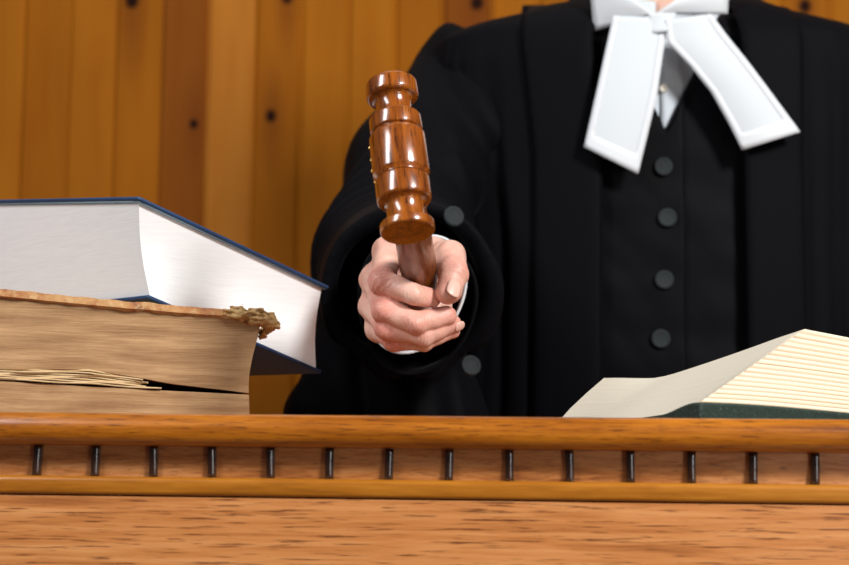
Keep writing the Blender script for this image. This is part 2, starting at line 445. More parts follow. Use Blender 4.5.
# frayed corner of the front board: a lumpy torn piece
def fr_sdf():
    prims = []
    r = random.Random(5)
    c = [(.020, -.003, .0838, .0038), (.008, -.004, .0830, .0050), (-.004, -.004, .0815, .0056), (-.0115, -.003, .0795, .0054), (-.017, .001, .0772, .0044), (-.015, .012, .076, .0034), (-.012, .03, .070, .0032)]
    pts = [(np.array(OP(u, v, z)), rr) for u, v, z, rr in c]
    g2 = np.random.default_rng(11); waves = []
    for k in range(14):
        dv = g2.normal(size=3); dv = dv / np.linalg.norm(dv); dv = dv * np.array([.55, .8, 1.6]) * g2.uniform(450, 1900)
        waves.append((dv, .00036))
    def f(P):
        d = None
        for (a, ra), (b, rb) in zip(pts, pts[1:]):
            q = d_cap(P, (a, b, ra, rb)); d = q if d is None else smin(d, q, .003)
        for (kv, am) in waves: d = d + am * np.sin(P @ kv)
        return d
    A = np.array([p for p, _ in pts]); return nets(f, A.min(0) - .009, A.max(0) + .009, .0007)
obj('frayed_corner', fr_sdf(), frayed, old, label='torn fibrous tan board corner')

# ------------------------------------------------------------------ blue book
NB = C(150, 296, 1.100); NTp = C(139, 203.5, 1.090); FB = C(316, 368.5, 1.235); FT = C(321.5, 289, 1.228)
LT0 = C(0, 205.5, 1.256)
tl = LT0 - NTp; tl = tl * (.262 / tl.length)
LTn = NTp + tl; LTf = FT + tl * 1.0
tb = Vector((tl.x, tl.y, 0)) * 1.0
LBn = NB + tb; LBf = FB + tb
blue_c = NT('dark blue book cloth'); _v = blue_c.obj()
blue_c.bump(blue_c.noise(_v, 1400, 3), .35, .0005)
blue_c = blue_c.set(Base_Color=blue_c.mix(blue_c.rng(blue_c.noise(_v, 30, 4), .3, .7), srgb(14, 58, 100), srgb(10, 44, 82)), Roughness=.42, Sheen_Weight=.1)
white_p = paper('white page edges', srgb(234, 236, 238), srgb(246, 247, 248), (0, 0, 1), 1000, .8, .1)
endp = plain('grey blue endpaper', srgb(120, 138, 150), .7)
nrm_b = ((FB - NB).cross(LBn - NB)).normalized()
if nrm_b.z < 0: nrm_b = -nrm_b
nrm_t = ((FT - NTp).cross(LTn - NTp)).normalized()
if nrm_t.z < 0: nrm_t = -nrm_t
bb = empty('blue_book', Matrix.Translation((NB + FB + LBn + LBf) / 4), 'thick dark blue hardback with clean white pages resting tilted on the worn book', 'book')
def bil(a, b, c, d, s, t): return (a * (1 - s) + b * s) * (1 - t) + (c * (1 - s) + d * s) * t
rows = []; NZ = 14; NF = 30
fdir = (FB - NB).normalized(); outw = -(tb.normalized())
for i in range(NZ + 1):
    f = i / NZ
    nb = NB.lerp(NTp, f); ff = FB.lerp(FT, f); ln = LBn.lerp(LTn, f); lf = LBf.lerp(LTf, f)
    conc = math.sin(math.pi * f) * .0045
    row = []
    for k in range(NF + 1): row.append(nb.lerp(ff, k / NF) - outw * conc)              # fore-edge, concave
    for k in range(1, 11): row.append((ff - outw * conc).lerp(lf, k / 10))
    for k in range(1, 11): row.append(lf.lerp(ln, k / 10))
    for k in range(1, 10): row.append(ln.lerp(nb - outw * conc, k / 10))
    rows.append(row)
obj('page_block', loft(rows), white_p, bb, angle=40)
def slab(n0, f0, l0, lf0, nrm, th, over, out):
    fd = (f0 - n0).normalized(); ld = (l0 - n0).normalized()
    q = [n0 - fd * over - ld * over, f0 + fd * over - ld * over, lf0 + fd * over + ld * .004, l0 - fd * over + ld * .004]
    b = [p + nrm * out for p in q]; t = [p + nrm * (out + th) for p in q]
    return hexa(b, t)
obj('front_cover', slab(NTp, FT, LTn, LTf, nrm_t, .0032, .0042, .0012), blue_c, bb, bevel=.0012)
obj('back_cover', slab(NB, FB, LBn, LBf, nrm_b, .0032, .0042, -.0036), blue_c, bb, bevel=.0012)
obj('endpaper', slab(NTp, FT, LTn, LTf, nrm_t, .0012, .0025, .0), endp, bb, label='grey blue endpaper edge')
sp = []
for k in range(13):
    a = math.pi * k / 12; f = k / 12
    p0 = (LBn - nrm_b * .003).lerp(LTn + nrm_t * .004, f) - fdir * .004; p1 = (LBf - nrm_b * .003).lerp(LTf + nrm_t * .004, f) + fdir * .004
    bul = tb.normalized() * (.003 + .016 * math.sin(a))
    sp.append([p0 + bul, p0.lerp(p1, .5) + bul, p1 + bul])
obj('spine', grid(sp), blue_c, bb, solid=.0025)

# ------------------------------------------------------------------ open book
P0 = C(700, 402.5, .955)
e1 = (RGT * .6 - FWD * .8).normalized(); e2 = (RGT * .8 + FWD * .6).normalized()
ob = empty('open_book', Matrix.Translation((P0.x, P0.y, ZT)), 'open green clothbound book with cream pages on the bench', 'book')
top_px = [(805, 329), (780, 337), (750, 348), (720, 358.5), (690, 368.5), (668, 375.5), (655, 378), (640, 378.3), (620, 377.7), (604, 378)]
NL = 34
LEN = .235; BTH, BLF = .0060, P0.z - ZT - .0003 - .0060
E1i = Matrix(((e1.x, e2.x), (e1.y, e2.y))).inverted()
def blift(s, t): return BLF * math.exp(-(s / .20) ** 2) * math.exp(-(max(t, 0) / .026) ** 2)
def btop(p):
    q = E1i @ Vector((p.x - P0.x, p.y - P0.y)); return ZT + .0003 + BTH + blift(max(q.y, 0), -q.x)
def lay(f):
    """one page level (f 0 bottom .. 1 top) along the tail face, right to left"""
    rx, ry, rd = 700 + 105 * f, 402.5 - 73.5 * f, .955 + .083 * f
    lx = float(np.interp(f, [0, .37, .7, 1], [554, 570, 587, 604])); ld = 1.058 + .012 * f
    pts = []
    for k in range(21):
        s = k / 20; x = rx + (lx - rx) * s
        xt = 805 + (604 - 805) * s
        yt = float(np.interp(xt, [p[0] for p in top_px][::-1], [p[1] for p in top_px][::-1]))
        yb = 402.5 + 24 * s ** .5
        pts.append(C(x, yb + (yt - yb) * f, rd + (ld - rd) * s))
    return pts
rows = []
for i in range(NL * 2 + 1):
    f = i / (NL * 2); pr = lay(f); sec = (i % 4)
    stag = (.0005 if sec in (0,) else 0.0) + .0003 * random.random()
    dn = lambda p, L: p + e2 * L + Vector((0, 0, -.075 * L * f + (btop(P0 + e2 * L) - btop(P0)) * (1 - f)))
    fore_mid = [dn(pr[0], LEN * t) - e1 * stag for t in np.linspace(.04, .96, 12)]
    back = [dn(p, LEN) for p in pr]
    left_mid = [dn(pr[-1], LEN * t) for t in np.linspace(.9, .1, 5)]
    row = pr[::-1]
    row[-1] = row[-1] - e1 * stag
    row = row + fore_mid + [back[0] - e1 * stag] + back[1:] + left_mid
    row = [Vector((p.x, p.y, max(p.z, btop(p) + .0002 + .003 * f))) for p in row]
    rows.append(row)
cream = paper('cream page edges', srgb(206, 198, 182), srgb(222, 214, 200), (0, 0, 1), 900, .8, .35)
def cream_stripe():
    t = NT('cream signature pages'); v = t.obj()
    dens = 700
    g = t.n('ShaderNodeNewGeometry')
    at = t.n('ShaderNodeAttribute', attribute_name='level')
    w = t.math('SINE', t.math('MULTIPLY', at.outputs['Fac'], 2 * math.pi * 17))
    cx = t.n('ShaderNodeCombineXYZ'); t.put(cx.inputs[0], at.outputs['Fac'])
    ln = t.noise(cx.outputs[0], 90, 5, .7)
    col = t.ramp(ln, [(.3, srgb(222, 206, 180)), (.62, srgb(234, 220, 198))])
    col = t.mix(t.math('MULTIPLY', t.rng(w, -.3, 1.0), .6), col, srgb(212, 182, 142))
    fo = t.n('ShaderNodeAttribute', attribute_name='fore')
    tail_shade = t.ramp(ln, [(.36, srgb(170, 160, 140)), (.58, srgb(208, 201, 186))])  # tail face of the same pages, its shade put into the colour
    t.bump(ln, .3, .0006)
    return t.set(Base_Color=t.mix(fo.outputs['Fac'], tail_shade, col), Roughness=.8)  # mask splits painted shade on the tail from lit warm cream on the fore-edge
pb = obj('page_block', loft(rows), cream_stripe(), ob, angle=40)
nrow = len(rows[0])
lv = np.repeat(np.linspace(0, 1, len(rows)), nrow); fo = np.tile(np.array([0.] * 20 + [1.] * 14 + [0.] * (nrow - 34)), len(rows))
a = pb.data.attributes.new('level', 'FLOAT', 'POINT'); a.data.foreach_set('value', lv.astype(np.float32))
a = pb.data.attributes.new('fore', 'FLOAT', 'POINT'); a.data.foreach_set('value', fo.astype(np.float32))
green_c = NT('dark green book cloth'); _v = green_c.obj()
_n = green_c.noise(_v, 500, 4, .7)
green_c.bump(_n, .6, .0008)
green_c = green_c.set(Base_Color=green_c.ramp(_n, [(.4, srgb(12, 32, 25)), (.62, srgb(28, 54, 45)), (.75, srgb(96, 112, 104))]), Roughness=.6)
zb = ZT + .0003
def flat(p, z): return Vector((p.x, p.y, z))
c0 = P0 + e1 * .004 - e2 * .004
cl = c0 - e1 * .118
q = [c0, c0 + e2 * (LEN + .008), cl + e2 * (LEN + .008), cl]
def bd(q, th, lift):
    n1, n2 = 24, 40; T, B = [], []
    for i in range(n1 + 1):
        rt, rb = [], []
        for j in range(n2 + 1):
            s, t = i / n1, j / n2
            p = (q[0].lerp(q[1], s)).lerp(q[3].lerp(q[2], s), t)
            l = blift(max(0, s * (LEN + .008) - .004), t * .118 - .004) if lift else 0
            rb.append(flat(p, zb + l * .4)); rt.append(flat(p, zb + l + th))
        T.append(rt); B.append(rb)
    V1, F1 = grid(T); V2, F2 = grid(B); n = len(V1); nn = n2 + 1
    F = [tuple(reversed(x)) for x in F1] + [tuple(k + n for k in x) for x in F2]
    ring = list(range(nn)) + [i * nn + n2 for i in range(1, n1 + 1)] + [n1 * nn + j for j in range(n2 - 1, -1, -1)] + [i * nn for i in range(n1 - 1, 0, -1)]
    for a, b in zip(ring, ring[1:] + ring[:1]): F.append((a, b, b + n, a + n))
    return V1 + V2, F
obj('back_cover', bd(q, BTH, 1), green_c, ob, bevel=.0016, angle=50)
q2 = [cl - e1 * .004, cl - e1 * .004 + e2 * (LEN + .008), cl - e1 * .02 + e2 * (LEN + .008), cl - e1 * .02]
obj('front_cover', bd(q2, .003, 0), green_c, ob, bevel=.0012, angle=50)

# ------------------------------------------------------------------ gavel
A = C(391, 83.3, 1.005); B = C(408, 233, .955)
mid = (A + B) / 2; ax = (B - A); L = ax.length; ax.normalize()
Hn = C(420.5, 284, 1.150); hd = (Hn - mid); hd = (hd - ax * hd.dot(ax)).normalized()
Mg = Matrix((( *hd.cross(ax).normalized(), 0), (*hd, 0), (*ax, 0), (0, 0, 0, 1))).transposed()
Mg.translation = mid
gav = empty('gavel', Mg, 'glossy turned oak gavel gripped in the fist, head pointing at the viewer', 'gavel')
gm = wood('glossy red oak', srgb(88, 40, 10), srgb(138, 70, 14), srgb(170, 96, 26), (9, 9, .8), .24, .8, .95, srgb(58, 24, 8), .15, .8)
gh = wood('glossy dark oak handle', srgb(60, 28, 12), srgb(104, 54, 20), srgb(132, 74, 32), (7, 1.1, 7), .32, .45, .6, srgb(40, 18, 10), .05, .6)
px2m = .98 / FPX
def rr(pr): return pr * px2m
def rnd(t0, t1, r, e=.0022, n=5):
    out = []
    for i in range(n + 1):
        a = math.pi / 2 * i / n; out.append((t0 + e * (1 - math.sin(a)) if False else t0 + e * (1 - math.cos(a)), r - e * (1 - math.sin(a))))
    for i in range(n + 1):
        a = math.pi / 2 * i / n; out.append((t1 - e * (1 - math.sin(a)), r - e * (1 - math.cos(a))))
    return out
u = L / 149.0          # metres per pixel along the axis on the picture
prof = [(0, 0), (0, .010)] + rnd(0, 17.5 * u, rr(26.6), .0030)
prof += [(18.6 * u, rr(19.6)), (21 * u, rr(17.9)), (35 * u, rr(17.9)), (36 * u, rr(18.8))]
prof += rnd(36.2 * u, 52 * u, rr(26.6), .0020)
prof += [(52.8 * u, rr(25.4)), (53.4 * u, rr(25.4)), (56.6 * u, rr(28.3)), (57.2 * u, rr(28.5)), (92.6 * u, rr(28.5)), (93.2 * u, rr(28.3)), (96.4 * u, rr(25.4)), (97.2 * u, rr(25.4))]
prof += rnd(97.6 * u, 120 * u, rr(27.2), .0024)
prof += [(121.2 * u, rr(20)), (123.4 * u, rr(18.6)), (138 * u, rr(18.6)), (139.4 * u, rr(19.6))]
prof += rnd(139.6 * u, 149 * u, rr(27.0), .0019) + [(149 * u, .010), (149 * u, 0)]
obj('head', lathe(A, ax, prof, 64), gm, gav, angle=45)
hl = (Hn - mid).dot(hd)
hp = [(.010, .0118), (.03, .0122), (.07, .0132), (.11, .0142), (hl - .03, .0150), (hl - .008, .0152), (hl + .012, .0142), (hl + .04, .0120), (hl + .062, .0115), (hl + .070, .0125), (hl + .076, .0110), (hl + .078, 0)]
obj('handle', lathe(mid, hd, hp, 48), gh, gav, angle=60, label='darker turned handle')
brass = plain('brass', (.9, .62, .22, 1), .22, 1.0)
lefts = -(RGT - ax * RGT.dot(ax)).normalized()
for (tx, ty) in ((369, 144), (371.5, 156), (373.5, 167), (374, 178)):
    tpar = (ty - 80.5) / 148.5 * L
    rad = rr(28.5) if tpar < 95 * u else rr(26.9)
    p = A + ax * tpar + lefts * (rad - .0004)
    obj('brass_tack', lathe(p, lefts, [(-.0006, .0011), (.0004, .0011), (.0011, .0008), (.0014, .0003), (.0015, 0)], 12), brass, gav, label='small brass tack')

# ------------------------------------------------------------------ person
FC = 1.66
pc = G(663, 300, FC); PB = Vector((pc.x, pc.y, 0))
def PP(x, y, h): return PB + RGT * x + FWD * y + UP * (CZ + h)
person = skin = None
HO = C(412, 300, 1.165)
HX = CAMR @ Vector((1, 0, 0)); HY = CAMR @ Vector((0, 1, 0)); HZ = CAMR @ Vector((0, 0, 1))
def HL(u, v, z): return HO + HX * ((u - 255) * .000232) + HY * ((280 - v) * .000232) + HZ * (z * .001)
def hn(u, v, z): return np.array(HL(u, v, z))
mm = .001
index = [hn(172, 108, -14), hn(152, 215, 23), hn(260, 258, 35), hn(322, 274, 24)]
middle = [hn(124, 205, -12), hn(162, 312, 25), hn(272, 358, 34), hn(376, 334, 20)]
ring = [hn(116, 300, -16), hn(168, 376, 20), hn(296, 402, 27), hn(396, 362, 11)]
pinky = [hn(134, 384, -24), hn(190, 420, 10), hn(300, 426, 17), hn(396, 388, 5)]
thumb = [hn(330, 120, -48), hn(392, 122, -8), hn(400, 185, 20), hn(382, 250, 31)]
fr = {'i': (11.2, 10.4, 8.8, 7.8), 'm': (11.6, 10.2, 9.2, 8.2), 'r': (11.0, 9.6, 8.4, 7.8), 'p': (10.0, 8.6, 7.4, 6.6), 't': (13.5, 12.2, 11.8, 10.2)}
chains = [(index, fr['i']), (middle, fr['m']), (ring, fr['r']), (pinky, fr['p'])]
wrist = hn(280, 268, -88); wr1 = hn(255, 235, -82); wr2 = hn(300, 300, -82)
elbow = np.array(G(392, 272, 1.50))
def hand(P):
    palm = None
    for ch, w in ((index, 13), (middle, 13), (ring, 12.5), (pinky, 11.5)):
        src = wr1 if ch in (0,) else wr1 * .5 + wr2 * .5
        d = d_cap(P, (src, ch[0], 16 * mm, w * mm)); palm = d if palm is None else smin(palm, d, 8 * mm)
    for c in (cap(wr1, thumb[0], 16 * mm, 15 * mm), cap(wr2, pinky[0] * .6 + wr2 * .4, 17 * mm, 14 * mm), cap(thumb[0], index[0], 12 * mm, 9 * mm), cap(hn(300, 300, -40), hn(290, 380, -25), 16 * mm, 13 * mm),
              cap(wr1, np.array(elbow), 25 * mm, 38 * mm), cap(wr2, np.array(elbow), 24 * mm, 38 * mm)):
        palm = smin(palm, d_cap(P, c), 10 * mm)
    fing = None
    for ch, r in chains:
        d = None
        for i in range(3):
            q = d_cap(P, (ch[i], ch[i + 1], r[i] * mm, r[i + 1] * mm)); d = q if d is None else smin(d, q, 2.2 * mm)
        # knuckle bumps
        for i, a in ((1, 0.9),):
            out = ch[i] + (ch[i] - (ch[i - 1] + ch[i + 1]) / 2) * .05
            d = smin(d, np.linalg.norm(P - out, axis=-1) - (r[i] + .3) * mm, 2.5 * mm)
        fing = d if fing is None else smin(fing, d, 1.6 * mm)
    d = smin(palm, fing, 5 * mm)
    th = None
    for i in range(3):
        q = d_cap(P, (thumb[i], thumb[i + 1], fr['t'][i] * mm, fr['t'][i + 1] * mm)); th = q if th is None else smin(th, q, 3 * mm)
    tp = smin(th, palm, 8 * mm)
    d = smin(np.minimum(d, 1), tp, 1.4 * mm)
    for ch, k, wl, am, sg in ((index, 1, 3.4, .34, 6.5), (middle, 1, 3.2, .26, 6), (ring, 1, 3.2, .24, 6), (pinky, 1, 3.0, .22, 5.5), (index, 2, 2.8, .22, 5), (middle, 2, 2.8, .24, 5), (ring, 2, 2.8, .22, 5), (thumb, 2, 3.2, .34, 6.5)):
        tdir = ch[k + 1] - ch[k - 1]; tdir = tdir / np.linalg.norm(tdir)
        q = P - ch[k]; s_ = q @ tdir; wv = q @ np.array(HY)
        d = d + 1.7 * am * mm * np.sin(s_ * (2 * math.pi / (wl * mm)) + 1.1 * np.sin(wv * 700)) * np.exp(-np.sum(q * q, -1) / (2 * sg * mm) ** 2)
    d = d + .22 * mm * (np.sin(P @ np.array([310., 120, 260])) + np.sin(P @ np.array([-180., 290, 330])) + np.sin(P @ np.array([240., -330, 120])))
    # web between thumb and index
    return d
allp = np.array(index + middle + ring + pinky + thumb + [wrist, wr1, wr2])
lo = allp.min(0) - .022; hi = allp.max(0) + .022
Vh, Fh = nets(hand, lo, hi, .0008)
# body (coarse), head with face
def np3(v): return np.array(v, float)
HN = .545                                  # chin region height above the camera
sh_r = np3(G(475, 105, 1.68)); sh_l = np3(PP(.185, .03, .43))
el_l = np3(PP(.27, .06, .15)); wr_l = np3(PP(.25, -.02, -.09))
headc = np3(PP(.005, -.015, .70))
bodyp = [cap(PP(0, .01, .30), PP(0, .02, .05), .125, .115), cap(PP(-.09, .02, .36), PP(.09, .02, .36), .085), cap(PP(-.05, .02, -.08), PP(.05, .02, -.08), .125),
         cap(PP(-.13, .03, .43), PP(.15, .03, .43), .05), cap(PP(0, .02, .44), PP(0, .0, .60), .058, .054),
         cap(sh_r, np3(G(418, 180, 1.60)), .050, .045), cap(np3(G(418, 180, 1.60)), elbow, .045, .04), cap(elbow, wrist, .040, .026),
         cap(sh_l, el_l, .05, .04), cap(el_l, wr_l, .038, .026), cap(wr_l, wr_l + np3(UP) * -.07 - np3(FWD) * .01, .026, .03)]
for s in (-1, 1):
    bodyp += [cap(PP(s * .09, .02, -.12), PP(s * .10, .02, -.55), .085, .055), cap(PP(s * .10, .02, -.55), PP(s * .10, .04, -.98), .055, .036), cap(PP(s * .10, .05, -1.005), PP(s * .12, -.13, -1.01), .032, .028)]
for k in range(4):                          # fingers of the resting hand
    a = wr_l + np3(UP) * -.08 + np3(FWD) * (.018 - .014 * k)
    bodyp.append(cap(a, a + np3(UP) * (-.06 - .012 * (k in (1, 2))) - np3(RGT) * .012, .009, .0075))
bodyp.append(cap(wr_l + np3(UP) * -.03 - np3(FWD) * .02, wr_l + np3(UP) * -.085 - np3(FWD) * .045, .012, .009))
Rm = np.array([np3(RGT), np3(FWD), np3(UP)]).T
def hp_(x, y, z): return headc + Rm @ np.array([x, y, z])
def body(P):
    d = None
    for c in bodyp:
        q = d_cap(P, (np3(c[0]), np3(c[1]), c[2], c[3])); d = q if d is None else smin(d, q, .03 if c[2] > .03 else .012)
    h = d_ell(P, hp_(0, .02, .03), (.076, .097, .092), Rm)
    h = smin(h, d_ell(P, hp_(0, -.015, -.045), (.060, .072, .068), Rm), .03)
    h = smin(h, d_cap(P, cap(hp_(0, -.098, .018), hp_(0, -.118, -.020), .009, .015)), .012)
    for s in (-1, 1):
        h = smin(h, d_ell(P, hp_(s * .079, .018, -.005), (.011, .02, .032), Rm), .006)
        h = smax(h, -(np.linalg.norm(P - hp_(s * .031, -.098, .012), axis=-1) - .016), .012)
        h = smin(h, d_cap(P, cap(hp_(s * .012, -.088, .034), hp_(s * .048, -.078, .034), .009, .008)), .010)
    h = smin(h, d_cap(P, cap(hp_(-.018, -.088, -.050), hp_(.018, -.088, -.050), .0065)), .006)
    h = smin(h, d_cap(P, cap(hp_(-.016, -.086, -.060), hp_(.016, -.086, -.060), .0075)), .006)
    h = smin(h, np.linalg.norm(P - hp_(0, -.078, -.092), axis=-1) - .02, .02)
    return smin(d, h, .02)
pts = np.array([p for c in bodyp for p in (np3(c[0]), np3(c[1]))] + [headc])
lo2 = pts.min(0) - .14; hi2 = pts.max(0) + .14
lo2[2] = .0; hi2[2] = headc[2] + .15
Vb, Fb = nets(body, lo2, hi2, .0085)
person = empty('person', (PB.x, PB.y, 0), 'person in a black judge\'s gown and white neck bands holding out a gavel', 'person')
skin = skin_mat()
bo = obj('body', (np.concatenate([Vb, Vh]), np.concatenate([Fb, Fh + len(Vb)])), skin, person)
Vall = np.concatenate([Vb, Vh])
red = np.zeros(len(Vall))
for ch, k in ((index, 1), (middle, 1), (ring, 1), (pinky, 1), (index, 0), (middle, 0), (ring, 0)):
    c = ch[k]; red = np.maximum(red, np.exp(-(np.linalg.norm(Vall - c, axis=1) / .0125) ** 2) * (1.0 if k else .45) * 1.5)
for ch, k in ((index, 3), (middle, 3), (ring, 3), (pinky, 3), (thumb, 3), (middle, 2), (thumb, 2)):
    red = np.maximum(red, np.exp(-(np.linalg.norm(Vall - ch[k], axis=1) / .014) ** 2) * .7)
a = bo.data.attributes.new('ruddy', 'FLOAT', 'POINT'); a.data.foreach_set('value', np.clip(red, 0, 1).astype(np.float32))
bo.modifiers.new('sm', 'SMOOTH').iterations = 1
# nails
nail_m = plain('fingernail', srgb(228, 184, 168), .3, 0, .2, .06)
def nail(c, axis, nrm, w, l, r):
    axis = axis.normalized(); nrm = (nrm - axis * nrm.dot(axis)).normalized(); sd = axis.cross(nrm)
    rows = []
    for i in range(9):
        t = -1 + 2 * i / 8; ww = w * (1 - .45 * max(0, abs(t) - .3) ** 2 / .49 - (.25 if abs(t) > .99 else 0))
        rows.append([c + axis * (l * t) + sd * (ww * s) + nrm * (-(ww * s) ** 2 / (2 * r) - .0004 * t * t) for s in np.linspace(-1, 1, 9)])
    return grid(rows)
def nail_at(a, b, rb, nrm, w, l, off, name='thumbnail'):
    a, b = Vector(a), Vector(b); axv = (b - a).normalized(); n = (nrm - axv * nrm.dot(axv)).normalized()
    c = b - axv * off + n * (rb + .0001)
    obj('fingernail', nail(c, axv, n, w, l, rb * 1.05), nail_m, person, solid=.0007, label='pale ' + name)
nail_at(thumb[2], thumb[3], .0104, HX * .50 + HZ * .80 + HY * .35, .0062, .0078, -.0015)
nail_at(ring[2], ring[3], .0080, HX * .5 + HZ * .6 - HY * .35, .0042, .0048, -.002, 'ring finger nail')
# eyes and hair (above the picture)
eye_m = plain('eye white', srgb(235, 232, 226), .2); iris_m = plain('iris', srgb(70, 50, 34), .2)
hair_m = plain('brown hair', srgb(62, 42, 28), .5, 0, 0, .5, 300, .6)
for s in (-1, 1):
    ec = Vector(hp_(s * .031, -.078, .012))
    e = obj('eye', lathe(ec + FWD * .0125, -FWD, [(.0, .0)] + [(.0125 - .0125 * math.cos(math.pi * i / 10), .0125 * math.sin(math.pi * i / 10)) for i in range(1, 10)] + [(.025, 0)], 20), eye_m, person)
    obj('iris', lathe(ec - FWD * .0112, -FWD, [(0, .0058), (.0012, .005), (.0016, 0)], 20), iris_m, e)
def hair(P):
    h = d_ell(P, hp_(0, .026, .042), (.088, .106, .096), Rm)
    cut = np.dot(P - hp_(0, -.055, .055), Rm @ np.array([0, -.72, -.69]))
    h = smax(h, cut, .01)
    return smax(h, -(d_ell(P, hp_(0, .015, .025), (.074, .095, .090), Rm)), .004) + .0015 * np.sin(P[..., 0] * 260 + P[..., 2] * 90)
obj('hair', nets(hair, headc - .14, headc + .15, .005), hair_m, person, label='short brown hair')

# ---- clothes
blk = cloth('black gown cloth', srgb(5, 5, 8), .7, .01, 900, .12)
blk2 = cloth('black waistcoat cloth', srgb(5, 5, 8), .6, .015, 900, .25)
wht = cloth('white lawn cotton', srgb(202, 208, 212), .85, .1, 1200, .06, 0)
wht_h = cloth('white cotton hem', srgb(211, 215, 219), .85, .1, 1200, .06, 0)
shirt_m = cloth('white shirt cotton', srgb(206, 215, 223), .85, .1, 1200, .06, 0)
btn_m = plain('dark green grey button', srgb(18, 28, 31), .8, 0, .0, .4, 220, .5)
ZS = [(.540, .070, .060, .02), (.520, .092, .074, .02), (.498, .135, .086, .015), (.482, .195, .098, .01), (.470, .240, .106, .005), (.455, .268, .114, 0), (.42, .276, .120, 0), (.34, .272, .125, 0), (.2, .262, .128, 0), (.0, .262, .128, 0), (-.3, .29, .14, 0), (-.98, .34, .20, 0)]
zz = [r[0] for r in ZS][::-1]
def ring_ab(h): return [float(np.interp(h, zz, [r[k] for r in ZS][::-1])) for k in (1, 2, 3)]
def tors(x, h, off=0.0):
    """front surface point of the torso at lateral x, height h"""
    a, b, c = ring_ab(h); a += off; b += off
    q = min(1, abs(x) / a); yy = b * (1 - q ** 2.4) ** (1 / 2.4)
    return PP(x, c - yy, h)
def xl(h): return float(np.interp(h, [-.98, 0, .30, .44, .54], [-.090, -.092, -.090, -.100, -.080]))
def xr(h): return float(np.interp(h, [-.98, 0, .30, .44, .54], [.074, .073, .072, .072, .058]))
hs = np.concatenate([np.linspace(-1.035, -.1, 16), np.linspace(-.07, .40, 40), np.linspace(.41, .54, 22)])
rows = []
def supang(a, b, t, e=2.4):
    c, s = math.cos(t), math.sin(t)
    return a * math.copysign(abs(c) ** (2 / e), c), b * math.copysign(abs(s) ** (2 / e), s)
NA = 220
for h in hs:
    a, b, c = ring_ab(h); L0, R0 = xl(h), xr(h)
    def ang(x): q = min(.999, abs(x) / a); return math.acos(math.copysign(q ** 1.2, x)) # param angle with front = +sin
    tL, tR = ang(L0), ang(R0)            # tL > tR
    row = []
    dn = max(0, min(1, (.47 - h) / .25))
    for k in range(NA + 1):
        t = tL + (2 * math.pi - (tL - tR)) * k / NA
        x, y = supang(a, b, t)
        fade = min(1, k / 26, (NA - k) / 26)
        n = mnoise.noise(Vector((t * 6.5 + .25 * math.sin(h * 5), h * .9, 0))) * .022 + mnoise.noise(Vector((t * 15 + .3 * math.sin(h * 7), h * 1.6, 5))) * .010
        n = n * dn * fade + .0015 * mnoise.noise(Vector((t * 10, h * 12, 9)))
        rad = 1 + n / max(.08, math.hypot(x, y))
        row.append(PP(x * rad, c - y * rad, h))
    rows.append(row)
obj('gown', grid(rows), blk, person, solid=.003)
# gown facings
def strip(xf0, xf1, h0, h1, off, nx=10, nh=40):
    rows = []
    for h in np.linspace(h0, h1, nh):
        x0, x1 = xf0(h), xf1(h)
        rows.append([tors(x0 + (x1 - x0) * i / nx, h, off + (.0015 if 0 < i < nx else -.0005)) for i in range(nx + 1)])
    return grid(rows)
obj('gown_facing', strip(lambda h: xl(h) - .072 - .03 * max(0, h - .3), lambda h: xl(h) + .003, -.3, .512, .0055), blk, person, solid=.003)
obj('gown_facing', strip(lambda h: xr(h) - .003, lambda h: xr(h) + .064 + .03 * max(0, h - .3), -.3, .505, .0055), blk, person, solid=.003)
# waistcoat: two overlapping fronts with a V neck
apx = G(665, 133, 1.55); ah = apx.z - CZ; axx = (apx - PB).dot(RGT)
def vneck(x): return ah + (abs(x - axx) * 2.15)
def wfront(x0, x1, off, neck=True, nx=24, nh=60):
    rows = []
    for j in range(nh + 1):
        r = []
        for i in range(nx + 1):
            x = x0 + (x1 - x0) * i / nx
            htop = min(.475, vneck(x)); h = -.25 + (htop + .25) * j / nh
            w = mnoise.noise(Vector((x * 16, h * 34, 3))) * .0028 + mnoise.noise(Vector((x * 40 + h * 30, h * 22, 8))) * .0012
            r.append(tors(x, h, off + w))
        rows.append(r)
    return grid(rows)
wa = obj('waistcoat', wfront(axx + .012, .15, -.0125), blk2, person, solid=.002)
wo = obj('waistcoat', wfront(-.125, axx + .020, -.0075), blk2, person, solid=.002)
def button(p, n, r, parent, m=None):
    prof = [(0, r * .6), (.0005, r * .95), (.002, r), (.0034, r * .96), (.0042, r * .84), (.0038, r * .72), (.0032, r * .55), (.0034, r * .2), (.0034, 0)]
    return obj('button', lathe(p, n, prof, 28), m or btn_m, parent, label='dark rounded button' if not m else 'small pale shirt button')
for (bx, by) in ((663, 167), (667, 218), (664, 280), (660.5, 339)):
    p = G(bx, by, 1.535); x = (p - PB).dot(RGT); h = p.z - CZ
    for _ in range(3):
        s = tors(x, h, -.0065); F = (s - CAMP).dot(FWD); p = G(bx, by, F); x = (p - PB).dot(RGT); h = p.z - CZ
    button(tors(x, h, -.0062), -FWD, .0105, wo)
# shirt front and collar
rows = []
for h in np.linspace(.26, .475, 26): rows.append([tors(x, h, -.018) for x in np.linspace(axx - .075, axx + .08, 22)])
sh = obj('shirt_front', grid(rows), shirt_m, person, solid=.0015)
pl_ = []
for h in np.linspace(.27, .455, 20): pl_.append([tors(axx + x, h, -.0150) for x in np.linspace(-.004, .020, 5)])
obj('shirt_placket', grid(pl_), shirt_m, sh, solid=.0015)
pbn = G(663, 89, 1.553)
button(Vector(pbn), -FWD, .0048, sh, plain('shirt button', srgb(206, 200, 186), .3))
